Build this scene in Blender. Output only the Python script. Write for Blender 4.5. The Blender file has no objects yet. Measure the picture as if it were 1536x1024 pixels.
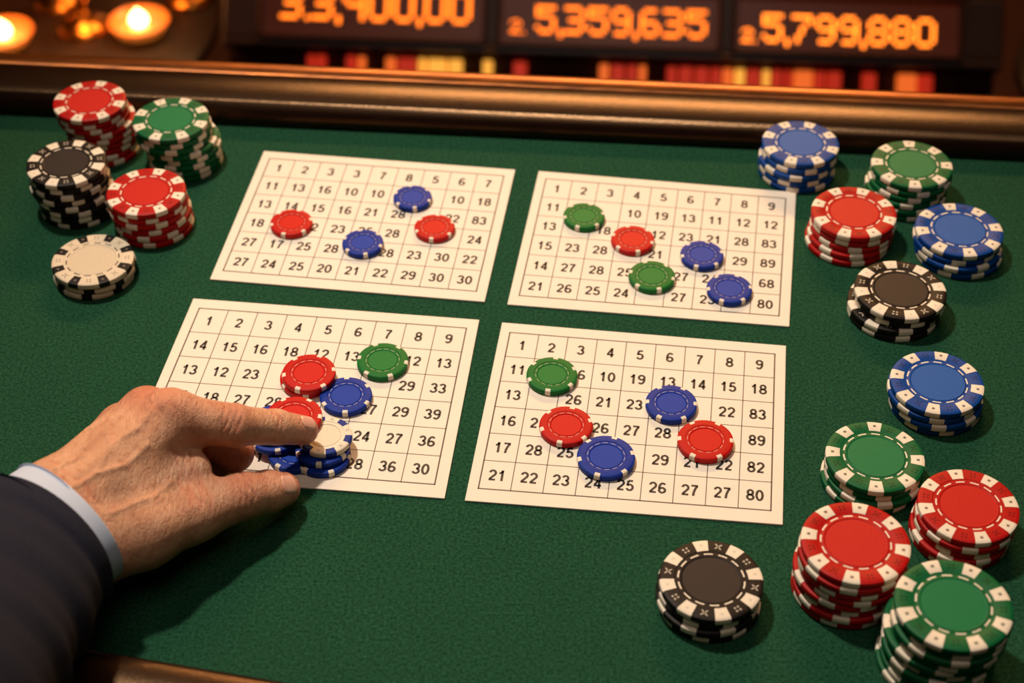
import bpy, math, random
import numpy as np
from mathutils import Vector, Matrix
random.seed(7)
MM=0.001; TZ=0.75
scene=bpy.context.scene
COL=scene.collection

# ------------------------------------------------------------------ helpers
def srgb(r,g,b,a=1.0):
    f=lambda v:(v/255/12.92) if v/255<=0.04045 else ((v/255+0.055)/1.055)**2.4
    return (f(r),f(g),f(b),a)

class NT:
    def __init__(s,name):
        s.m=bpy.data.materials.new(name); s.m.use_nodes=True
        s.t=s.m.node_tree; s.b=s.t.nodes['Principled BSDF']
    def n(s,typ,**kw):
        x=s.t.nodes.new(typ)
        for k,v in kw.items(): setattr(x,k,v)
        return x
    def l(s,a,b): s.t.links.new(a,b)
    def val(s,x,inp):
        if isinstance(x,bpy.types.NodeSocket): s.l(x,inp)
        else: inp.default_value=x
    def math(s,op,a,b=None,clamp=False):
        x=s.n('ShaderNodeMath',operation=op); x.use_clamp=clamp
        s.val(a,x.inputs[0])
        if b is not None: s.val(b,x.inputs[1])
        return x.outputs[0]
    def mix(s,f,a,b):
        x=s.n('ShaderNodeMix',data_type='RGBA')
        s.val(f,x.inputs[0]); s.val(a,x.inputs[6]); s.val(b,x.inputs[7])
        return x.outputs[2]
    def noise(s,scale,detail=2,vec=None,rough=.5):
        x=s.n('ShaderNodeTexNoise'); x.inputs['Scale'].default_value=scale
        x.inputs['Detail'].default_value=detail; x.inputs['Roughness'].default_value=rough
        if vec is not None: s.l(vec,x.inputs['Vector'])
        return x.outputs['Fac']
    def obj(s): return s.n('ShaderNodeTexCoord').outputs['Object']
    def bump(s,h,strength,dist):
        x=s.n('ShaderNodeBump'); x.inputs['Strength'].default_value=strength
        x.inputs['Distance'].default_value=dist; s.l(h,x.inputs['Height'])
        s.l(x.outputs[0],s.b.inputs['Normal'])
    def set(s,**kw):
        for k,v in kw.items(): s.val(v,s.b.inputs[k.replace('_',' ')])
    def spec(s,v): s.b.inputs['Specular IOR Level'].default_value=v
    def ramp(s,f,stops):
        x=s.n('ShaderNodeValToRGB'); s.l(f,x.inputs[0]); e=x.color_ramp.elements
        while len(e)<len(stops): e.new(.5)
        for i,(p,c) in enumerate(stops): e[i].position=p; e[i].color=c
        return x.outputs[0]

def simple(name,col,rough=.5,metal=0,emit=None,es=0,noise=None,nscale=60,spec=None,coat=0):
    m=NT(name)
    if noise:
        c=m.mix(m.noise(nscale,4,m.obj()),col,noise); m.set(Base_Color=c)
    else: m.set(Base_Color=col)
    m.set(Roughness=rough,Metallic=metal)
    if emit: m.set(Emission_Color=emit,Emission_Strength=es)
    if spec is not None: m.spec(spec)
    if coat: m.b.inputs['Coat Weight'].default_value=coat; m.b.inputs['Coat Roughness'].default_value=.15
    return m.m

def empty(name,loc_mm=(0,0,0)):
    e=bpy.data.objects.new(name,None); e.location=(loc_mm[0]*MM,loc_mm[1]*MM,TZ+loc_mm[2]*MM)
    e.empty_display_size=.02
    COL.objects.link(e); e['o']=list(loc_mm); return e

def mk(name,verts,faces,mats,parent=None,org=None,smooth=False,mi=None,uv=None,sharp=None):
    """verts in mm in the table frame (z=0 table top)"""
    o=tuple(parent['o']) if parent is not None else (org or (0,0,0))
    V=(np.array(verts,dtype=float)-np.array(o))*MM
    me=bpy.data.meshes.new(name)
    me.from_pydata(V.tolist(),[],[list(map(int,f)) for f in faces])
    if not isinstance(mats,(list,tuple)): mats=[mats]
    for m in mats: me.materials.append(m)
    if mi is not None: me.polygons.foreach_set('material_index',np.array(mi,dtype=np.int32))
    if smooth: me.polygons.foreach_set('use_smooth',[True]*len(me.polygons))
    if uv is not None:
        L=me.uv_layers.new(name='chip')
        idx=np.zeros(len(me.loops),dtype=np.int32); me.loops.foreach_get('vertex_index',idx)
        L.data.foreach_set('uv',np.array(uv,dtype=np.float32)[idx].ravel())
    me.update()
    if sharp is not None: me.set_sharp_from_angle(angle=math.radians(sharp))
    ob=bpy.data.objects.new(name,me); COL.objects.link(ob)
    if parent is not None: ob.parent=parent
    else: ob.location=(o[0]*MM,o[1]*MM,TZ+o[2]*MM)
    return ob

def box(x0,x1,y0,y1,z0,z1):
    v=[(x0,y0,z0),(x1,y0,z0),(x1,y1,z0),(x0,y1,z0),(x0,y0,z1),(x1,y0,z1),(x1,y1,z1),(x0,y1,z1)]
    f=[(0,3,2,1),(4,5,6,7),(0,1,5,4),(1,2,6,5),(2,3,7,6),(3,0,4,7)]
    return v,f
class Acc:
    def __init__(s): s.v=[];s.f=[];s.mi=[];s.uv=[]
    def add(s,v,f,m=0,uv=None):
        o=len(s.v); s.v+=[tuple(p) for p in v]; s.f+=[tuple(i+o for i in q) for q in f]; s.mi+=[m]*len(f)
        if uv is not None: s.uv+=list(uv)
def lathe(prof,n=48,cx=0,cy=0,cz=0,cap=True):
    v=[];f=[]
    for r,z in prof:
        for i in range(n):
            a=2*math.pi*i/n; v.append((cx+r*math.cos(a),cy+r*math.sin(a),cz+z))
    for j in range(len(prof)-1):
        for i in range(n):
            k=(i+1)%n; f.append((j*n+i,j*n+k,(j+1)*n+k,(j+1)*n+i))
    if cap:
        f.append(tuple(range(n-1,-1,-1))); f.append(tuple((len(prof)-1)*n+i for i in range(n)))
    return v,f
def bevel(ob,w,seg=2):
    m=ob.modifiers.new('bevel','BEVEL'); m.width=w; m.segments=seg; m.limit_method='ANGLE'

# ------------------------------------------------------------------ materials
m=NT('green_felt'); oc=m.obj()
n1=m.noise(800,3,oc,.75); n2=m.noise(24,4,oc,.6)
c=m.mix(m.ramp(n1,[(.34,(0,0,0,1)),(.66,(1,1,1,1))]),srgb(11,45,31),srgb(42,92,66))
c=m.mix(m.math('MULTIPLY',n2,.5),c,srgb(16,56,39))
m.set(Base_Color=c,Roughness=.95); m.spec(.1)
m.bump(n1,.7,.0007); FELT=m.m
m=NT('dark_leather'); oc=m.obj()
v=m.n('ShaderNodeTexVoronoi'); v.inputs['Scale'].default_value=1300; m.l(oc,v.inputs['Vector'])
m.set(Base_Color=m.mix(m.noise(40,4,oc),srgb(15,8,6),srgb(32,17,12)),Roughness=.27)
m.b.inputs['Specular Tint'].default_value=(1,.58,.3,1)
m.bump(v.outputs['Distance'],.12,.0004); LEATHER=m.m
m=NT('varnished_wood'); oc=m.obj(); mp=m.n('ShaderNodeMapping'); mp.inputs['Scale'].default_value=(3,60,60); m.l(oc,mp.inputs[0])
g=m.noise(6,5,mp.outputs[0],.65)
m.set(Base_Color=m.ramp(g,[(.3,srgb(70,34,12)),(.7,srgb(150,86,34))]),Roughness=.3,Metallic=.75)
m.bump(g,.1,.0006); WOOD=m.m
DARKWOOD=simple('dark_wood',srgb(30,16,10),.4,noise=srgb(50,26,15),nscale=30)
m=NT('card_paper'); oc=m.obj()
m.set(Base_Color=m.mix(m.noise(60,4,oc),srgb(236,225,212),srgb(226,214,200)),Roughness=.75)
m.bump(m.noise(500,3,oc),.15,.0003); PAPER=m.m
INK=simple('black_ink',srgb(26,19,19),.6); GRID=simple('grid_ink',srgb(78,64,58),.6)

def chip_mat(name,base,spot,disc,ns,hw,rin,sym,symmode=0,dash=True):
    m=NT(name)
    uv=m.n('ShaderNodeUVMap',uv_map='chip').outputs[0]
    sp=m.n('ShaderNodeSeparateXYZ'); m.l(uv,sp.inputs[0]); x,y=sp.outputs[0],sp.outputs[1]
    r=m.math('SQRT',m.math('ADD',m.math('MULTIPLY',x,x),m.math('MULTIPLY',y,y)))
    ang=m.math('ADD',m.math('DIVIDE',m.math('ARCTAN2',y,x),2*math.pi),1.0)
    a=m.math('FRACT',m.math('MULTIPLY',ang,float(ns)))
    da=m.math('ABSOLUTE',m.math('SUBTRACT',a,.5))
    inring=m.math('GREATER_THAN',r,rin)
    spotm=m.math('MULTIPLY',m.math('LESS_THAN',da,hw),inring)
    slot=m.math('MULTIPLY',m.math('LESS_THAN',da,.045),m.math('MULTIPLY',m.math('GREATER_THAN',r,.83),m.math('LESS_THAN',r,.89)))
    a2=m.math('SUBTRACT',m.math('FRACT',m.math('ADD',m.math('MULTIPLY',ang,float(ns)),.5)),.5)
    u=m.math('MULTIPLY',a2,2*math.pi/ns*.84); w=m.math('SUBTRACT',r,.84)
    au=m.math('ABSOLUTE',u); aw=m.math('ABSOLUTE',w)
    inb=m.math('MULTIPLY',m.math('LESS_THAN',au,.066),m.math('LESS_THAN',aw,.066))
    xm=m.math('LESS_THAN',m.math('ABSOLUTE',m.math('SUBTRACT',au,aw)),.018)
    core=m.math('GREATER_THAN',m.math('MAXIMUM',au,aw),.016)
    cell=m.math('GREATER_THAN',m.math('FRACT',m.math('MULTIPLY',m.math('FLOOR',m.math('ADD',m.math('MULTIPLY',ang,float(ns)),.5)),.5)),.25)
    du=m.math('SUBTRACT',au,.038); dw=m.math('SUBTRACT',aw,.038)
    pip=m.math('LESS_THAN',m.math('ADD',m.math('MULTIPLY',du,du),m.math('MULTIPLY',dw,dw)),.00048)
    symm=m.math('ADD',m.math('MULTIPLY',cell,m.math('MULTIPLY',m.math('MULTIPLY',inb,xm),core)),m.math('MULTIPLY',m.math('SUBTRACT',1.0,cell),pip),clamp=True)
    nz=m.noise(900,2,m.obj())
    col=m.mix(m.math('MULTIPLY',nz,.3),base,tuple(c*.55 for c in base[:3])+(1,))
    col=m.mix(m.math('LESS_THAN',r,.57),col,m.mix(m.math('MULTIPLY',nz,.35),disc,tuple(c*.7 for c in disc[:3])+(1,)))
    if symmode: col=m.mix(m.math('MULTIPLY',symm,.85),col,sym)
    col=m.mix(spotm,col,spot)
    if symmode: col=m.mix(m.math('MULTIPLY',slot,.8),col,sym)
    if dash:
        fd=m.math('FRACT',m.math('MULTIPLY',ang,14.0))
        dm=m.math('MULTIPLY',m.math('LESS_THAN',fd,.62),m.math('MULTIPLY',m.math('GREATER_THAN',r,.622),m.math('LESS_THAN',r,.652)))
        col=m.mix(m.math('MULTIPLY',dm,1.0 if dash is True else dash),col,spot)
    m.set(Base_Color=col,Roughness=.5); m.spec(.16)
    m.bump(m.noise(1400,2,m.obj()),.25,.0003)
    return m.m
CREAM=srgb(228,217,200)
BIG={'red':chip_mat('chip_red',srgb(176,14,12),CREAM,srgb(190,32,26),8,.2,.715,srgb(84,6,6),1),
 'green':chip_mat('chip_green',srgb(6,94,52),CREAM,srgb(18,114,70),8,.2,.715,srgb(4,46,24),1),
 'blue':chip_mat('chip_blue',srgb(6,66,146),CREAM,srgb(24,88,170),8,.2,.715,srgb(4,24,78),1),
 'black':chip_mat('chip_black',srgb(26,20,19),CREAM,srgb(46,39,38),8,.2,.715,srgb(200,190,175),1),
 'white':chip_mat('chip_white',srgb(218,203,180),srgb(24,21,22),srgb(208,193,170),8,.17,.715,srgb(120,105,92),1)}
SMALL={'red':chip_mat('small_chip_red',srgb(186,12,8),CREAM,srgb(196,20,14),6,.10,.86,srgb(90,8,8),0,.35),
 'green':chip_mat('small_chip_green',srgb(2,106,40),CREAM,srgb(10,116,50),6,.10,.86,srgb(6,56,28),0,.35),
 'blue':chip_mat('small_chip_blue',srgb(0,46,148),CREAM,srgb(0,56,164),6,.10,.86,srgb(10,28,80),0,.35),
 'white':chip_mat('small_chip_white',srgb(230,218,198),srgb(10,44,130),srgb(226,212,190),6,.2,.74,srgb(24,48,130),1,False)}

# ------------------------------------------------------------------ chips
def chip_geo(acc,cx,cy,z0,R,T,rot,m=0,n=72):
    prof=[(.0,0),(.90,0),(.955,.03*T),(.992,.13*T),(1,.24*T),(1,.76*T),(.992,.88*T),(.955,.975*T),(.93,T),(.715,T),(.70,T-.18),(.60,T-.18),(.585,T),(.57,T-.05),(.555,T-.28),(.0,T-.28)]
    v=[];uv=[];f=[]
    for r,z in prof:
        for i in range(n):
            a=2*math.pi*i/n
            v.append((cx+r*R*math.cos(a+rot),cy+r*R*math.sin(a+rot),z+z0)); uv.append((r*math.cos(a),r*math.sin(a)))
    for j in range(len(prof)-1):
        for i in range(n):
            k=(i+1)%n
            f.append((j*n+i,j*n+k,(j+1)*n+k,(j+1)*n+i))
    acc.add(v,f,m,uv)

def stack(name,color,cx,cy,R,n,low=(0,0),nlow=0,T=3.3,jit=.7):
    acc=Acc(); z=0.03
    for i in range(n):
        jx=random.uniform(-jit,jit); jy=random.uniform(-jit,jit)
        if i==n-1: jx=jy=0
        if i<nlow:
            jx+=low[0]; jy+=low[1]
        chip_geo(acc,cx+jx,cy+jy,z,R,T-.06,random.uniform(0,6.28))
        z+=T
    return mk(name,acc.v,acc.f,BIG[color],org=(cx,cy,0),smooth=True,uv=acc.uv,sharp=32)

STK=[('blue',141.1,671.4,18.7,5,(-.5,-1.5),3),('green',191,649.1,19.2,6,(-1,-1.5),3),('red',158.7,615.8,19.6,5,(-1,-1),2),
('blue',206.4,607,20,4,(.8,-1.5),2),('black',171.8,564,20.2,4,(-2.4,-.8),2),('blue',176.7,504.3,19.3,4,(.8,-.8),2),
('green',144,461.5,19.5,4,(-.3,-.5),2),('red',174.4,432.1,19.2,5,(-1,-.6),2),('red',125.8,404.9,20,8,(-1.2,0),4),
('black',73.4,398.3,19.2,4,(-.6,-.6),2),('green',153.7,370.6,20.4,10,(-1.5,1),6),
('red',-207.5,688.2,17.7,9,(3.2,1.5),6),('green',-166.4,677.5,18.5,8,(3.6,.5),5),('black',-210.2,641,18.5,8,(1.6,0),4),
('red',-171.2,627.3,18.4,6,(1.8,0),3),('white',-190.7,589.1,18.5,3,(-.8,.5),1)]
for c,x,y,R,n,low,nl in STK:
    stack('poker_chip_stack',c,x,y,R,n,low,nl)
CH=[('blue',-47.9,644.2,9.3),('red',-104.4,624.4,10),('blue',-69.6,609.2,9.6),('red',-36.5,620.8,9.6),
('green',34.2,629.5,9.9),('red',56.4,611.7,10.1),('green',63.7,584.9,10.6),('blue',87.8,600.3,10),('blue',98.1,575.9,10.3),
('green',-55.6,527.9,11.1),('red',-86.1,517,11.4),('blue',-69.8,506.3,11),
('green',17,519,10.9),('red',22.3,488.4,11.1),('blue',38,470.5,11.8),('blue',66.6,501.5,10.8),('red',79,479.9,11.5)]
CT=.9   # card thickness
for c,x,y,R in CH:
    acc=Acc(); z=CT+.08
    if abs(x+86.1)<.1: z=CT+3.08
    chip_geo(acc,x,y,z,R,2.9,random.uniform(0,6.28))
    if z>2: chip_geo(acc,x-1.2,y+.6,CT+.08,R,2.9,1.1)
    mk('poker_chip',acc.v,acc.f,SMALL[c],org=(x,y,CT),smooth=True,uv=acc.uv,sharp=32)
acc=Acc()
for (x,y,R,k,mi) in [(-87.8,473.5,11.2,0,0),(-76.5,471.5,11.2,0,0)]:
    chip_geo(acc,x,y,CT+.08,R,2.9,.4,mi)
for (x,y,R,z,mi,ro) in [(-76.8,474,11.2,CT+3.0,0,1.0),(-75.5,476.6,10.9,CT+5.95,1,.3),(-96.5,481,10.9,CT+3.0,0,.2),(-97.8,483.5,10.6,CT+5.95,0,.9),(-88.9,484.6,11.6,CT+8.9,2,.5)]:
    chip_geo(acc,x,y,z,R,2.9,ro,mi)
mk('poker_chip_pile',acc.v,acc.f,[SMALL['blue'],SMALL['white'],SMALL['red']],org=(-80,476,CT),smooth=True,mi=acc.mi,uv=acc.uv,sharp=32)

# ------------------------------------------------------------------ number cards : grotesque digits built from strokes
def arc(cx,cy,rx,ry,a0,a1,n=22):
    return [(cx+rx*math.cos(math.radians(a0+(a1-a0)*i/n)),cy+ry*math.sin(math.radians(a0+(a1-a0)*i/n))) for i in range(n+1)]
DG={'0':[arc(.28,.5,.2,.43,0,360,36)],
'1':[[(.10,.70),(.2,.735),(.27,.80),(.315,.93)],[(.32,1.0),(.32,0)]],
'2':[arc(.28,.69,.195,.24,172,-38)+[(.20,.23),(.12,.10)],[(.05,.07),(.50,.07)]],
'3':[arc(.265,.715,.175,.215,165,-90),arc(.265,.285,.205,.215,90,-165)],
'4':[[(.385,0),(.385,1.0)],[(.37,.90),(.09,.32)],[(.03,.27),(.53,.27)]],
'5':[[(.47,.93),(.16,.93)],[(.165,.93),(.12,.47)],arc(.275,.33,.205,.26,140,-160)],
'6':[arc(.285,.29,.2,.22,0,360,32),arc(.31,.47,.225,.46,48,185)],
'7':[[(.05,.93),(.50,.93)],[(.46,.92),(.34,.68),(.25,.4),(.20,0)]],
'8':[arc(.28,.715,.17,.215,0,360,30),arc(.28,.28,.205,.22,0,360,30)]}
DG['9']=[[(.56-x,1-y) for x,y in p] for p in DG['6']]
def ribbon(path,w):
    p=[np.array(q,float) for q in path]; n=len(p); closed=np.linalg.norm(p[0]-p[-1])<1e-6; L_=[];R_=[]
    for i in range(n):
        a=p[i-1] if i>0 else (p[-2] if closed else None); b=p[i+1] if i<n-1 else (p[1] if closed else None)
        d=(p[i]-a)/np.linalg.norm(p[i]-a) if a is not None else (b-p[i])/np.linalg.norm(b-p[i])
        e=(b-p[i])/np.linalg.norm(b-p[i]) if b is not None else d
        t=d+e; t/=np.linalg.norm(t); nn=np.array([-t[1],t[0]])*w/2/max(.5,np.dot(t,d))
        L_.append(p[i]+nn); R_.append(p[i]-nn)
    return L_+R_,[(n+i,n+i+1,i+1,i) for i in range(n-1)]
def txt(s,H,w=.17):
    v=[];f=[];x=0
    adv=.62
    tot=adv*len(s)-.06
    for ch in s:
        for p in DG[ch]:
            rv,rf=ribbon(p,w); o=len(v)
            v+=[((q[0]+x-tot/2)*H,(q[1]-.5)*H) for q in rv]; f+=[tuple(i+o for i in g_) for g_ in rf]
        x+=adv
    return v,f
CARDS={
'A':([(-124.4,685.9),(1.6,670.1),(-12.3,569.7),(-138,585.6)],["1 2 3 3 7 8 5 6 7","11 13 16 10 10 _ _ 10 18","13 14 15 16 21 28 _ 22 83","18 _ 22 23 25 28 _ _ 24","27 17 25 28 _ 28 23 30 22","27 24 25 20 21 22 29 30 30"]),
'B':([(13.2,669),(138.1,651.5),(122.6,552.9),(-2.1,567.9)],["1 2 3 4 5 6 7 8 9","11 _ _ 10 19 13 11 12 12","13 _ 18 _ 12 23 21 28 83","15 23 28 _ 21 _ _ 29 89","14 27 28 25 _ 27 24 _ 68","21 26 25 24 _ 27 23 _ 80"]),
'C':([(-143.6,572),(-14.5,557.4),(-26.7,449.9),(-158.3,463.7)],["1 2 3 4 5 6 7 8 9","14 15 16 18 12 13 _ 12 13","13 12 23 _ _ _ _ 29 33","15 18 27 28 _ _ 27 29 39","_ _ _ _ _ _ 24 27 36","_ _ _ 21 _ _ 28 36 30"]),
'D':([(-4.4,555.6),(119.6,540.2),(105.6,436.1),(-18.7,448.8)],["1 2 3 4 5 6 7 8 9","11 _ 16 10 19 13 14 15 18","13 _ 26 21 23 _ _ 22 83","16 25 _ 26 27 28 _ _ 89","17 28 25 _ _ 29 21 22 82","21 22 23 24 25 26 27 27 80"])}
def lerp(a,b,t): return a+(b-a)*t
for key,(q,rows) in CARDS.items():
    Q=[np.array(p) for p in q]
    def B(u,v): return lerp(lerp(Q[0],Q[1],u),lerp(Q[3],Q[2],u),v)
    cen=B(.5,.5); e=empty('number_card',(cen[0],cen[1],0))
    v=[(*p,.02) for p in Q]+[(*p,CT) for p in Q]
    ob=mk('paper',v,[(0,1,2,3),(4,7,6,5),(0,4,5,1),(1,5,6,2),(2,6,7,3),(3,7,4,0)],PAPER,e); bevel(ob,.0002,2)
    acc=Acc(); u0,u1,v0,v1=.035,.962,.058,.935; NR=6; NC=9
    zt=CT+.03
    def line(a,b,w):
        d=b-a; d=d/np.linalg.norm(d); n=np.array([-d[1],d[0]])*w/2; a=a-d*w/2; b=b+d*w/2
        vv=[(*(a-n),zt),(*(b-n),zt),(*(b+n),zt),(*(a+n),zt)]; acc.add(vv,[(0,1,2,3)],0)
    for i in range(NR+1):
        vv=lerp(v0,v1,i/NR); line(B(u0,vv),B(u1,vv),.6 if i in(0,NR) else .36)
    for j in range(NC+1):
        uu=lerp(u0,u1,j/NC); line(B(uu,v0),B(uu,v1),.6 if j in(0,NC) else .36)
    X=Q[1]-Q[0]; X=X/np.linalg.norm(X); Y=np.array([-X[1],X[0]])
    for i,r in enumerate(rows):
        for j,s in enumerate(r.split()):
            if s=='_': continue
            tv,tf=txt(s,5.9)
            c=B(lerp(u0,u1,(j+.5)/NC),lerp(v0,v1,(i+.5)/NR))
            acc.add([(*(c+X*p[0]+Y*p[1]),CT+.05) for p in tv],tf,1)
    mk('printed_numbers',acc.v,acc.f,[GRID,INK],e,mi=acc.mi)

# ------------------------------------------------------------------ table
table=empty('casino_table',(0,560,0))
poly=[np.array(p,float) for p in [(-650,469.5),(650,209.5),(650,647.8),(-650,750.5)]]
def offs(poly,d):
    n=len(poly); out=[]
    for i in range(n):
        a,b,c=poly[i-1],poly[i],poly[(i+1)%n]
        d1=(b-a)/np.linalg.norm(b-a); d2=(c-b)/np.linalg.norm(c-b)
        n1=np.array([d1[1],-d1[0]]); n2=np.array([d2[1],-d2[0]])
        m_=n1+n2; out.append(b+m_*d/(1+np.dot(n1,n2)))
    return out
def sweep(name,prof,mat,parent,smooth=True):
    v=[];f=[]
    for u,z in prof:
        for p in offs(poly,u): v.append((p[0],p[1],z))
    for j in range(len(prof)-1):
        for i in range(4):
            k=(i+1)%4; f.append((j*4+i,j*4+k,(j+1)*4+k,(j+1)*4+i)[::-1])
    ob=mk(name,v,f,mat,parent,smooth=smooth,sharp=50); return ob
fo=offs(poly,3)
v=[(p[0],p[1],0) for p in fo]+[(p[0],p[1],-6) for p in fo]
mk('felt_top',v,[(0,1,2,3),(7,6,5,4)]+[(i,i+4,(i+1)%4+4,(i+1)%4) for i in range(4)],FELT,table)
pr=[(3,-3)]+[(15-16.5*math.cos(t),3.5+12*math.sin(t)) for t in np.linspace(-.4,math.pi-.3,24)]+[(31,2)]
pr=[(max(-1.5,a),b) for a,b in pr]
sweep('padded_rail',pr,LEATHER,table)
pw=[(30.5,0),(30.8,8.5),(32,10.5),(34,11.8),(36.5,12.5),(39,12.2),(41,10.8),(42.3,8),(42.5,4),(42.5,-22),(40,-28),(36,-30)]
sweep('wood_rail',pw,WOOD,table)
bo=offs(poly,37); v=[(p[0],p[1],-5) for p in bo]+[(p[0],p[1],-90) for p in bo]
mk('apron',v,[(0,1,2,3),(7,6,5,4)]+[(i,i+4,(i+1)%4+4,(i+1)%4) for i in range(4)],DARKWOOD,table)
acc=Acc()
for p in offs(poly,-45):
    vv,ff=lathe([(30,-750),(32,-735),(22,-720),(18,-500),(26,-300),(34,-140),(34,-88)],24,p[0],p[1],0); acc.add(vv,ff)
mk('legs',acc.v,acc.f,DARKWOOD,table,smooth=True,sharp=40)

# ------------------------------------------------------------------ jackpot display console
KS=1.35
th=math.radians(-3.5); CXm,CYm,CZm=97.2,1448.6,-426
cons=empty('jackpot_display_console',(CXm,CYm,-750))
Xc=np.array([math.cos(th),math.sin(th),0]); Bc=np.array([-math.sin(th),math.cos(th),0]); Zc=np.array([0,0,1.])
Uf=.668*Bc+.744*Zc; Nf=-.744*Bc+.668*Zc; O=np.array([CXm,CYm,CZm],float)
def L(s,h,d=0): return O+(Xc*s+Uf*h+Nf*d)*KS
def fbox(s0,s1,h0,h1,d0,d1):
    v=[L(s0,h0,d0),L(s1,h0,d0),L(s1,h1,d0),L(s0,h1,d0),L(s0,h0,d1),L(s1,h0,d1),L(s1,h1,d1),L(s0,h1,d1)]
    return v,[(0,3,2,1),(4,5,6,7),(0,1,5,4),(1,2,6,5),(2,3,7,6),(3,0,4,7)]
HOUS=simple('housing_metal',srgb(34,15,11),.38,.3,noise=srgb(54,25,17),nscale=25)
FRM=simple('bezel_bronze',srgb(74,35,20),.35,.6,noise=srgb(42,19,12),nscale=60)
GLASSBG=simple('led_backing_glow',srgb(20,5,3),.35,emit=(1,.10,.01,1),es=.04)  # faint orange emission stands in for the digits' glow on the panel
LED=simple('led_amber',srgb(255,120,20),.5,emit=(1,.19,.012,1),es=2.9)
LED2=simple('led_amber_bright',srgb(255,150,40),.5,emit=(1,.21,.016,1),es=4.0)
W0,W1=-292,292
def pt(s,b,z): return O+Xc*s*KS+Bc*b*KS+Zc*(z-CZm)
prof=[(14,-750),(14,-560),(-6,-522),(10,-450),(75,-290),(230,-290),(230,-750)]
v=[pt(W0,b,z) for b,z in prof]+[pt(W1,b,z) for b,z in prof]; n=len(prof)
f=[tuple(range(n)),tuple(range(2*n-1,n-1,-1))]+[(i,i+n,(i+1)%n+n,(i+1)%n) for i in range(n)]
ob=mk('cabinet',v,f,HOUS,cons); bevel(ob,.004)
acc=Acc(); wins=[(-265,-92),(-84,84),(92,262)]
for h0,h1 in [(0,6),(52,84)]: v,f=fbox(W0,W1,h0,h1,-14,4); acc.add(v,f)
for s0,s1 in [(W0,-265),(-92,-84),(84,92),(262,W1)]:
    v,f=fbox(s0,s1,6,52,-14,4); acc.add(v,f)
ob=mk('display_housing',acc.v,acc.f,HOUS,cons); bevel(ob,.002)
acc=Acc()
for s0,s1 in wins:
    for a in [(s0,s1,6,9,-6,6.5),(s0,s1,49,52,-6,6.5),(s0,s0+3,9,49,-6,6.5),(s1-3,s1,9,49,-6,6.5)]:
        v,f=fbox(*a); acc.add(v,f)
    for sx in (s0-2,s1+2):
        for hh in (3,55):
            v,f=fbox(sx-1.5,sx+1.5,hh-1.5,hh+1.5,3,5.5); acc.add(v,f)
ob=mk('window_bezels',acc.v,acc.f,FRM,cons); bevel(ob,.001)
acc=Acc()
for s0,s1 in wins: v,f=fbox(s0,s1,6,52,-6,-3); acc.add(v,f)
mk('led_backing_panels',acc.v,acc.f,GLASSBG,cons)
FONT={'0':["01110","10001","10001","10001","10001","10001","01110"],
'4':["10001","10001","10001","01111","00001","00001","00001"],
'2':["01110","10001","00001","00010","00100","01000","11111"],'3':["11110","00001","00001","01110","00001","00001","11110"],
'5':["11111","10000","11110","00001","00001","10001","01110"],'6':["01110","10000","10000","11110","10001","10001","01110"],
'7':["11111","00001","00010","00100","00100","01000","01000"],'8':["01110","10001","10001","01110","10001","10001","01110"],
'9':["01110","10001","10001","01111","00001","00001","01110"]}
def dots(acc,s,s0,hc,H,p,mi,bold=.60):
    q=H/7.0; x=s0
    for ch in s:
        if ch in ',.':
            cells=[(0,6.2)] if ch=='.' else [(0,6.0),(0,6.9)]; w=1.5
        else:
            cells=[(c,r) for r in range(7) for c in range(5) if FONT[ch][r][c]=='1']; w=5.75
        for c,r in cells:
            cx=x+c*p; cy=hc+H/2-(r+.5)*q; R=min(p,q)*bold
            tt=np.linspace(0,2*math.pi,9)[:-1]
            vv=[L(cx+R*math.cos(t),cy+R*math.sin(t),-2.9) for t in tt]+[L(cx+R*.8*math.cos(t),cy+R*.8*math.sin(t),-2.0) for t in tt]
            acc.add(vv,[tuple(range(8,16))]+[(i,(i+1)%8,(i+1)%8+8,i+8) for i in range(8)],mi)
        x+=w*p
    return x
acc=Acc()
dots(acc,'3.3,400,00',-248,34.5,24,3.3,0,.56)
dots(acc,'2.',-74,22,10,1.7,0); dots(acc,'5,359,635',-54,28,21,3.02,0,.54)
dots(acc,'2.',100,21,10,1.7,1); dots(acc,'5,799,880',116,27,21,3.02,1,.5)
mk('led_digits',acc.v,acc.f,[LED,LED2],cons,mi=acc.mi)
acc=Acc(); bm=[simple('button_yellow',srgb(255,190,60),.4,emit=(1,.42,.05,1),es=1.0),simple('button_red',srgb(190,20,10),.4,emit=(1,.04,.01,1),es=.4),simple('button_orange',srgb(240,100,20),.4,emit=(1,.16,.02,1),es=.8)]
s=-228; k=0
while s<250:
    w=random.choice([7,9,12,16])
    if -70<s<-8: 
        s+=w; continue
    v,f=fbox(s,s+w-2,-24,-4,-12,-6+random.uniform(0,2)); acc.add(v,f,random.choice([0,1,1,2,2] if s<0 else [1,1,2,1,0])); s+=w
    if random.random()<.25: s+=14
ob=mk('lit_buttons',acc.v,acc.f,bm,cons,mi=acc.mi); bevel(ob,.001)

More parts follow.
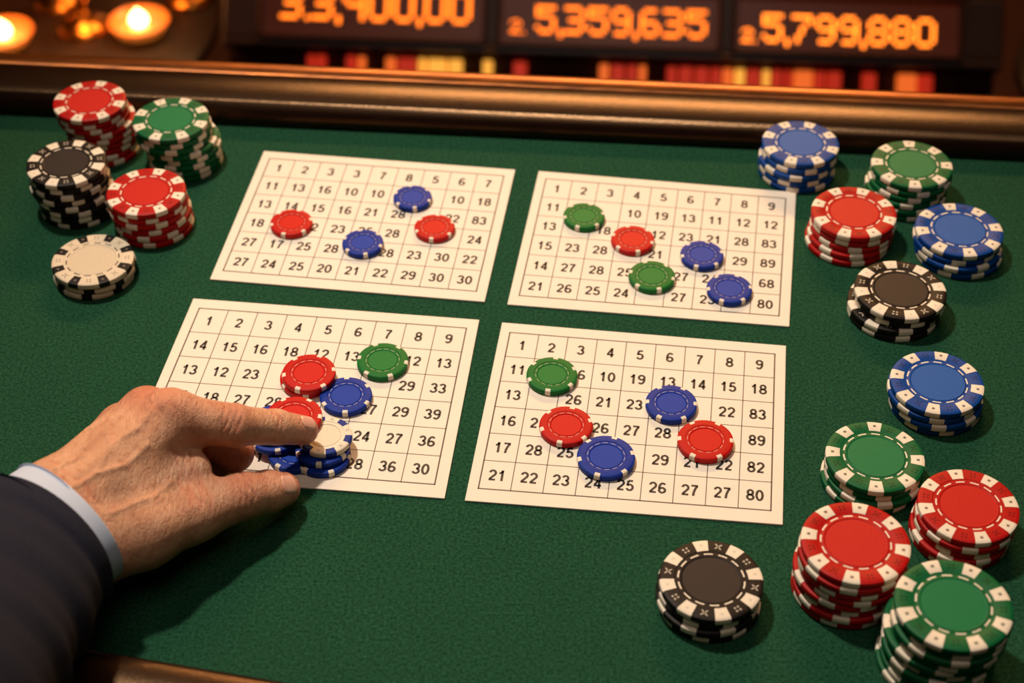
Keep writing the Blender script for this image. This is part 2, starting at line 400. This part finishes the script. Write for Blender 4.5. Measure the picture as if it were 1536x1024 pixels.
# ------------------------------------------------------------------ low tables with candles
BRASS=simple('brass',srgb(200,125,50),.3,1.0)
GLOW=simple('amber_glass_glow',srgb(220,120,50),.3,emit=(1,.25,.03,1),es=.32)  # emission stands in for candlelight coming through the bowl
FLAME=simple('flame',srgb(255,220,140),.5,emit=(1,.5,.16,1),es=18)
WAX=simple('wax',srgb(230,170,100),.5,emit=(1,.3,.05,1),es=.8)  # wax lit by the flame, its glow put in as emission
WAXC=simple('candle_wax',srgb(230,170,100),.5,emit=(1,.3,.05,1),es=.25)  # weaker built-in glow imitating flame light in the candle
LT=-450
def cocktail(cx,cy,r):
    e=empty('cocktail_table',(cx,cy,-750))
    v,f=lathe([(r*.55,-750),(r*.55,-742),(20,-728),(16,-700),(16,LT-35),(40,LT-22),(r*.9,LT-18),(r,LT-12),(r,LT-2),(r-4,LT)],64,cx,cy,0)
    mk('table_body',v,f,DARKWOOD,e,smooth=True,sharp=40)
def votive(cx,cy,z=LT,k=1.0):
    e=empty('candle_bowl',(cx,cy,z))
    v,f=lathe([(16*k,0.1),(25*k,4),(32*k,16*k),(30.5*k,16*k),(24*k,6),(16*k,2)],40,cx,cy,z,cap=False); mk('glass_bowl',v,f,GLOW,e,smooth=True)
    v,f=lathe([(15*k,.5),(22*k,6),(24*k,8.5*k),(3,9*k),(.5,9.5*k)],32,cx,cy,z); mk('wax',v,f,WAX,e,smooth=True)
    v,f=lathe([(.6,9*k),(7*k,11*k),(9.5*k,16*k),(8*k,21*k),(3.5*k,26*k),(.3,30*k)],20,cx,cy,z); mk('flame',v,f,FLAME,e,smooth=True)
def stickh(cx,cy,z=LT,h=110):
    e=empty('brass_candlestick',(cx,cy,z))
    v,f=lathe([(28,0.1),(28,4),(18,8),(6,16),(5,30),(10,38),(5,46),(5,h-20),(12,h-12),(16,h-8),(16,h-4),(9,h)],40,cx,cy,z); mk('stem',v,f,BRASS,e,smooth=True)
    v,f=lathe([(8,h),(8,h+40),(1,h+42)],24,cx,cy,z); mk('candle',v,f,WAXC,e,smooth=True)
    v,f=lathe([(.6,h+42),(3,h+47),(4,h+53),(.3,h+68)],16,cx,cy,z); mk('flame',v,f,FLAME,e,smooth=True)
cocktail(-520,1560,205); votive(-394,1535); votive(-533,1513); stickh(-352,1608,h=90); stickh(-492,1600,h=80); votive(-432,1690,k=.7); votive(-585,1590,k=.7); stickh(-455,1545,h=60)
cocktail(665,1450,145); votive(572,1420,k=.6); votive(612,1475,k=.6)

# ------------------------------------------------------------------ hand
def A(*p): return np.array(p,float)
palm=[(A(-168.8,417.5,35),A(-154,403.4,27),14,14,4),(A(-159.4,409.8,37),A(-128.8,450.6,44.5),12.5,10,6),
(A(-165.5,416.3,38),A(-139.7,457.2,40),12,9.6,6),(A(-168,421,33),A(-151,458.9,30),12,9.2,6),(A(-171.6,428.4,26),A(-160.7,458,21),12,9,6),
(A(-157,422,26),A(-136,444,27),14,12,8),(A(-170,384,37),A(-166,408,35),20,17,8),(A(-186,372,36),A(-170,392,36),22,19,8),(A(-154,403,28),A(-176,384,34),14,18,8),
(A(-151,405.9,27),A(-136.8,410.2,26),13,12.6,7),(A(-136.8,410.2,26),A(-120.9,422.7,22),12.6,10.6,7),
(A(-142,422,34),A(-122,438,29),11,7.5,7)]
index=[(A(-128.8,450.6,44.5),A(-106.2,453.8,37.5),10,8.0),(A(-106.2,453.8,37.5),A(-92.4,463.6,27),8.0,6.8),(A(-92.4,463.6,27),A(-83,470.2,18.6),6.8,5.9)]
thumb=[(A(-120.9,422.7,22),A(-102,436,17.5),10.6,8.8),(A(-102,436,17.5),A(-94.5,441.8,13.5),8.8,8.2),(A(-94.5,441.8,13.5),A(-89.5,445.8,10.5),8.2,6.8)]
middle=[(A(-139.7,457.2,40),A(-119,458.5,27),9.6,8),(A(-119,458.5,27),A(-109.5,460.5,15.5),8,7.2),(A(-109.5,460.5,15.5),A(-117,463,8.5),7.2,6.6)]
ring=[(A(-151,458.9,30),A(-134,467,19),9.2,7.6),(A(-134,467,19),A(-126,466.5,10),7.6,7),(A(-126,466.5,10),A(-132,464,8),7,6.4)]
pinky=[(A(-160.7,458,21),A(-149,467,12.5),9,6.6),(A(-149,467,12.5),A(-140,467,8),6.6,6),(A(-140,467,8),A(-144,462,7.5),6,5.6)]
def cone(p,a,b,ra,rb):
    ba=b-a; h=np.clip(((p-a)@ba)/(ba@ba),0,1)
    return np.linalg.norm(p-a-h[:,None]*ba,axis=1)-(ra+(rb-ra)*h)
def smin(a,b,k):
    h=np.clip(.5+.5*(b-a)/k,0,1); return b+(a-b)*h-k*h*(1-h)
def field(p):
    d=None
    for a,b,ra,rb,k in palm:
        c_=cone(p,a,b,ra,rb); d=c_ if d is None else smin(d,c_,k)
    res=None
    for ch,kk in ((index,5),(thumb,6),(middle,4),(ring,4),(pinky,4)):
        g=None
        for a,b,ra,rb in ch:
            c_=cone(p,a,b,ra,rb); g=c_ if g is None else smin(g,c_,2.0)
        q=smin(d,g,kk); res=q if res is None else smin(res,q,.8)
    return res
def grad(p,e=.15):
    g=np.stack([field(p+A(e,0,0))-field(p-A(e,0,0)),field(p+A(0,e,0))-field(p-A(0,e,0)),field(p+A(0,0,e))-field(p-A(0,0,e))],1)
    return g/np.maximum(np.linalg.norm(g,axis=1,keepdims=True),1e-6)
hstep=.7
lo=A(-212,345,-2); hi=A(-70,485,64)
gx,gy,gz=[np.arange(lo[i],hi[i],hstep) for i in range(3)]
G=np.stack(np.meshgrid(gx,gy,gz,indexing='ij'),-1); sh=G.shape[:3]
Fv=np.concatenate([field(c_) for c_ in np.array_split(G.reshape(-1,3),20)]).reshape(sh)
ins=Fv<0
cnt=sum(ins[a:sh[0]-1+a,b:sh[1]-1+b,c_:sh[2]-1+c_].astype(int) for a in (0,1) for b in (0,1) for c_ in (0,1))
mx=(cnt>0)&(cnt<8); idx=-np.ones(mx.shape,int); idx[mx]=np.arange(mx.sum())
ci=np.stack(np.nonzero(mx),1); V=lo+(ci+.5)*hstep
faces=[]
def emit(cells,flip):
    q=np.stack([idx[tuple(c_)] for c_ in cells],1); q[flip]=q[flip][:,::-1]; faces.append(q)
a=ins[:-1,1:-1,1:-1]; b=ins[1:,1:-1,1:-1]; i,j,k=np.nonzero(a!=b); fl=b[i,j,k]; j=j+1;k=k+1
emit([(i,j-1,k-1),(i,j,k-1),(i,j,k),(i,j-1,k)],fl)
a=ins[1:-1,:-1,1:-1]; b=ins[1:-1,1:,1:-1]; i,j,k=np.nonzero(a!=b); fl=b[i,j,k]; i=i+1;k=k+1
emit([(i-1,j,k-1),(i-1,j,k),(i,j,k),(i,j,k-1)],fl)
a=ins[1:-1,1:-1,:-1]; b=ins[1:-1,1:-1,1:]; i,j,k=np.nonzero(a!=b); fl=b[i,j,k]; i=i+1;j=j+1
emit([(i-1,j-1,k),(i,j-1,k),(i,j,k),(i-1,j,k)],fl)
Fq=np.concatenate(faces)
def proj(V,n=3):
    for _ in range(n):
        V=V-grad(V)*np.clip(field(V),-1,1)[:,None]
    return V
V=proj(V,3)
for _ in range(4):
    S=np.zeros_like(V); C=np.zeros(len(V))
    for q in range(4):
        for d in (1,3):
            np.add.at(S,Fq[:,q],V[Fq[:,(q+d)%4]]); np.add.at(C,Fq[:,q],1)
    V=proj(.4*V+.6*S/np.maximum(C,1)[:,None],1)
N=grad(V); D=np.zeros(len(V)); up=N@A(0,-.5,.85); upm=np.clip(up*2,0,1)
def segd(p,a,b):
    a2,b2=a[:2],b[:2]; ba=b2-a2; h=np.clip(((p[:,:2]-a2)@ba)/(ba@ba),0,1)
    return np.linalg.norm(p[:,:2]-a2-h[:,None]*ba,axis=1),h
for a,b,am in [((-158,412,0),(-129,450,0),.9),((-163,419,0),(-139,456,0),1.1),((-167,426,0),(-150,458,0),1.0),((-150,400,0),(-122,420,0),.5)]:
    d,h=segd(V,A(*a),A(*b)); D+=am*np.exp(-(d/2.0)**2)*upm*np.clip(h*4,0,1)*np.clip((1-h)*6,0,1)
for pl,am in [([(-160,404),(-150,416),(-147,428),(-138,436),(-133,446)],.8),([(-150,416),(-141,421),(-134,431)],.65),([(-168,412),(-157,424),(-154,440),(-145,450)],.8),([(-147,428),(-150,440)],.6),([(-144,404),(-131,414),(-126,424)],.55)]:
    for a,b in zip(pl[:-1],pl[1:]):
        d,h=segd(V,A(*a,0),A(*b,0)); D=np.maximum(D,D*.5+am*np.exp(-(d/1.0)**2)*upm)
def dome(c,am,s):
    global D
    D+=am*np.exp(-(np.linalg.norm(V-c,axis=1)/s)**2)
dome(A(-129,450,55),1.3,8); dome(A(-140,457,50),1.4,8); dome(A(-152,459,39),1.2,8); dome(A(-106,453.5,46),.8,6); dome(A(-102,434,26),.7,6)
def crease(c,axis,offs_,am,rad,w=.5):
    global D
    ax=A(*axis); ax/=np.linalg.norm(ax); t=(V-c)@ax; near=np.exp(-(np.linalg.norm(V-c,axis=1)/rad)**4)
    for i_,o in enumerate(offs_):
        wob=.5*np.sin((V[:,1]+V[:,2])*.55+i_*2.1)
        D-=am*np.exp(-((t-o+wob)/w)**2)*near*upm
crease(A(-106.2,452,45),(.8,.2,-.4),[-3.4,-1.8,-.3,1.3,2.8],.6,8)
crease(A(-92.4,462,33),(.75,.5,-.5),[-1.5,0,1.4],.45,6)
crease(A(-102,434,26),(.8,.55,-.25),[-3.2,-1.6,0,1.5,3],.6,8)
crease(A(-118,424,32),(.8,.55,-.2),[-4,-1.5,1.5,4],.45,9,.8)
crease(A(-124,436,34),(.6,.5,-.1),[-3,-1,1,3],.5,7,.7)
crease(A(-130,450,54),(.7,.3,-.2),[-5,-3,-1,1.2,3.4],.35,9,.6)
crease(A(-160,410,50),(.62,.78,0),[-9,-6,-3.5,0,4],.35,16,.9)
V2=V+N*D[:,None]
red=np.zeros(len(V))
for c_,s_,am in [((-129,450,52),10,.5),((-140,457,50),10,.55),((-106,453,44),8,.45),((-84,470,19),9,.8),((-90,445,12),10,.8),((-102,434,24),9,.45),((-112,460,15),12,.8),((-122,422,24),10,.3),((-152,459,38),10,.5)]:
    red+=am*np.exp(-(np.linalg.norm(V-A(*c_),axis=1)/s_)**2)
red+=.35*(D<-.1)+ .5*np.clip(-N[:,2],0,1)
hand=empty('human_hand_in_suit_sleeve',(-140,430,0))
m=NT('skin'); oc=m.obj(); at=m.n('ShaderNodeAttribute',attribute_name='red').outputs['Fac']
n1=m.noise(70,5,oc,.6); n2=m.noise(350,3,oc,.6)
c=m.mix(m.ramp(n1,[(.3,(0,0,0,1)),(.7,(1,1,1,1))]),srgb(200,138,104),srgb(232,178,142))
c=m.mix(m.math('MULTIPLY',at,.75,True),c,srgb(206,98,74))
c=m.mix(m.ramp(n2,[(.52,(0,0,0,1)),(.75,(.5,.5,.5,1))]),c,srgb(172,92,66))
m.set(Base_Color=c,Roughness=.36); m.b.inputs['Subsurface Weight'].default_value=.08
m.b.inputs['Subsurface Radius'].default_value=(.003,.0012,.0006); m.b.inputs['Subsurface Scale'].default_value=1
vo=m.n('ShaderNodeTexVoronoi',feature='DISTANCE_TO_EDGE'); vo.inputs['Scale'].default_value=1100; m.l(oc,vo.inputs['Vector'])
mp=m.n('ShaderNodeMapping'); mp.inputs['Rotation'].default_value=(0,0,math.radians(-40)); mp.inputs['Scale'].default_value=(3.6,1,1.4); m.l(oc,mp.inputs[0])
n3=m.noise(210,5,mp.outputs[0],.7)
hh=m.math('ADD',m.math('MULTIPLY',m.math('MINIMUM',vo.outputs[0],.15),1.6),m.math('MULTIPLY',n3,2.6))
m.bump(hh,.6,.0009); SKIN=m.m
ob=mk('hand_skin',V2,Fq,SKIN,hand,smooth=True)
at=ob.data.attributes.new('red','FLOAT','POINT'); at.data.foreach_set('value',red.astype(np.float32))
NAIL=simple('fingernail',srgb(234,182,160),.22,noise=srgb(222,162,142),nscale=200,coat=.4)
def nail(c,axis,dorsal,ln,wd):
    ax=A(*axis); ax/=np.linalg.norm(ax); do=A(*dorsal); do-=ax*(do@ax); do/=np.linalg.norm(do); si=np.cross(do,ax)
    nu,nv=17,15; P=[]
    for i in range(nu):
        for j in range(nv):
            u=-1+2*i/(nu-1); w=-1+2*j/(nv-1)
            x=u*math.sqrt(1-.45*w*w); y=w*(1-.12*max(0,-u)**2)
            P.append(c+ax*x*ln/2+si*y*wd/2+do*12)
    P=np.array(P); 
    for _ in range(40): P=P-do*np.maximum(field(P),-.2)[:,None]*.8
    e_=np.array([max(abs(-1+2*i/(nu-1)),abs(-1+2*j/(nv-1))) for i in range(nu) for j in range(nv)])
    P=P+do*np.where(e_>.95,-.25,.35)[:,None]
    f=[(i*nv+j,(i+1)*nv+j,(i+1)*nv+j+1,i*nv+j+1) for i in range(nu-1) for j in range(nv-1)]
    mk('fingernail',P,f,NAIL,hand,smooth=True)
nail(A(-90.8,445,11.8),(.62,.5,-.38),(.45,-.45,.8),8.5,8.2)
nail(A(-84.6,469.2,19.8),(.62,.45,-.6),(.45,-.1,.9),7.5,6.6)

def loft(name,rings,mat,nseg=64,thick=1.0,wr=0,seed=1,cap=True):
    rnd=random.Random(seed); ph=[rnd.uniform(0,6.28) for _ in range(12)]
    cs=np.array([r[0] for r in rings],float); m_=len(rings)
    ts=np.linspace(0,m_-1,(m_-1)*10+1)
    def cr(arr,t):
        i=min(int(t),m_-2); f=t-i; p0=arr[max(i-1,0)];p1=arr[i];p2=arr[i+1];p3=arr[min(i+2,m_-1)]
        return .5*((2*p1)+(p2-p0)*f+(2*p0-5*p1+4*p2-p3)*f*f+(-p0+3*p1-3*p2+p3)*f**3)
    ra=np.array([[r[1],r[2]] for r in rings],float)
    C=[cr(cs,t) for t in ts]; R_=[cr(ra,t) for t in ts]
    v=[]; L_=0
    for q,t in enumerate(ts):
        tan=C[min(q+1,len(ts)-1)]-C[max(q-1,0)]
        if q==0 and len(rings[0])>3: tan=A(*rings[0][3])
        tan/=np.linalg.norm(tan)
        if q: L_+=np.linalg.norm(C[q]-C[q-1])
        side=np.cross(A(0,0,1),tan); side/=np.linalg.norm(side); upv=np.cross(tan,side)
        for s_ in range(nseg):
            an=2*math.pi*s_/nseg
            wv=wr*min(1,L_/10)*(math.sin(L_*.16+2.2*math.sin(an+ph[0])+ph[1])*.5+math.sin(L_*.33+3*math.sin(an*1+ph[2])+ph[3])*.35+.3*math.sin(3*an+ph[4]+L_*.05))
            v.append(C[q]+side*math.cos(an)*(R_[q][0]+wv)+upv*math.sin(an)*(R_[q][1]+wv*.7))
    f=[(q*nseg+s_,q*nseg+(s_+1)%nseg,(q+1)*nseg+(s_+1)%nseg,(q+1)*nseg+s_) for q in range(len(ts)-1) for s_ in range(nseg)]
    if cap: f.append(tuple((len(ts)-1)*nseg+s_ for s_ in range(nseg)))
    ob=mk(name,v,f,mat,hand,smooth=True)
    so=ob.modifiers.new('cloth_thickness','SOLIDIFY'); so.thickness=thick*MM; so.offset=-1
    bv=ob.modifiers.new('edge','BEVEL'); bv.width=.0004; bv.segments=2; bv.limit_method='ANGLE'; bv.angle_limit=math.radians(60)
    return ob
m=NT('shirt_cotton'); m.set(Base_Color=srgb(190,202,226),Roughness=.8); m.bump(m.noise(1500,2,m.obj()),.2,.0003); SHIRT=m.m
m=NT('suit_wool'); oc=m.obj(); wv=m.noise(1100,3,oc,.7)
m.set(Base_Color=m.mix(wv,srgb(18,20,31),srgb(44,47,64)),Roughness=.9); m.spec(.15); m.bump(wv,.5,.0006); SUIT=m.m
ax0=(-.62,-.78,0)
loft('shirt_cuff',[((-161.2,408.5,33.5),28.5,23,ax0),((-168,400,34),28.5,23.5),((-182,380,36),29,24)],SHIRT,thick=.9,wr=.35,cap=False)
loft('jacket_sleeve',[((-169,398.2,34),33,28,ax0),((-178,380,38),38,31),((-188,346,51),46,33),((-192,300,68),52,42),((-194,230,97),56,50),((-196,140,132),60,56)],SUIT,thick=1.6,wr=2.2,seed=4)

# ------------------------------------------------------------------ room
CARPET=simple('carpet',srgb(44,15,9),.95,noise=srgb(74,32,15),nscale=18)
WALL=simple('wall_paint',srgb(60,30,20),.8,noise=srgb(48,24,17),nscale=4)
CEIL=simple('ceiling_paint',srgb(60,44,36),.9)
def room(name,x0,x1,y0,y1,z0,z1,mat):
    v,f=box(x0,x1,y0,y1,z0,z1); return mk(name,v,f,mat)
room('floor',-2600,2600,-1600,3400,-850,-750,CARPET)
room('ceiling',-2600,2600,-1600,3400,2000,2060,CEIL)
room('wall_back',-2600,2600,3400,3460,-850,2060,WALL); room('wall_front',-2600,2600,-1660,-1600,-850,2060,WALL)
room('wall_left',-2660,-2600,-1600,3400,-850,2060,WALL); room('wall_right',2600,2660,-1600,3400,-850,2060,WALL)
room('baseboard_back',-2600,2600,3380,3400,-750,-630,DARKWOOD)

# ------------------------------------------------------------------ lights
def light(typ,name,loc,target,energy,color,**kw):
    l=bpy.data.lights.new(name,typ); l.energy=energy; l.color=color
    for k_,v_ in kw.items(): setattr(l,k_,v_)
    o=bpy.data.objects.new(name,l); o.location=(loc[0]*MM,loc[1]*MM,TZ+loc[2]*MM)
    d=Vector([(target[i]-loc[i]) for i in range(3)]); o.rotation_euler=d.to_track_quat('-Z','Y').to_euler(); COL.objects.link(o); return o
light('SPOT','table_spot_lamp',(-330,830,1150),(15,515,0),59,(1,.855,.69),spot_size=math.radians(40),spot_blend=1.0,shadow_soft_size=.045)
light('AREA','overhead_fill_light',(0,100,1500),(0,520,0),4,(1,.83,.68),shape='DISK',size=.9)  # added soft fill over the table, not a real fixture
light('AREA','rail_highlight_light',(200,2100,1000),(0,700,0),26,(1,.5,.18),shape='RECTANGLE',size=.9,size_y=.12)  # added warm light behind the table, makes the highlight along the far rail
light('POINT','candle_glow',(-450,1500,-300),(0,0,0),1.6,(1,.42,.12),shadow_soft_size=.03)
w=bpy.data.worlds.new('world'); scene.world=w; w.use_nodes=True
w.node_tree.nodes['Background'].inputs[0].default_value=(.9,.6,.4,1); w.node_tree.nodes['Background'].inputs[1].default_value=.02

# ------------------------------------------------------------------ camera
cam=bpy.data.cameras.new('camera'); cam.sensor_width=36; cam.lens=2500/1536*36; cam.clip_start=.01
cam.dof.use_dof=True; cam.dof.focus_distance=.68; cam.dof.aperture_fstop=8.5
co=bpy.data.objects.new('camera',cam); co.location=(0,0,TZ+.488); co.rotation_euler=(math.radians(90-41.9),0,0)
COL.objects.link(co); scene.camera=co
scene.view_settings.view_transform='Standard'
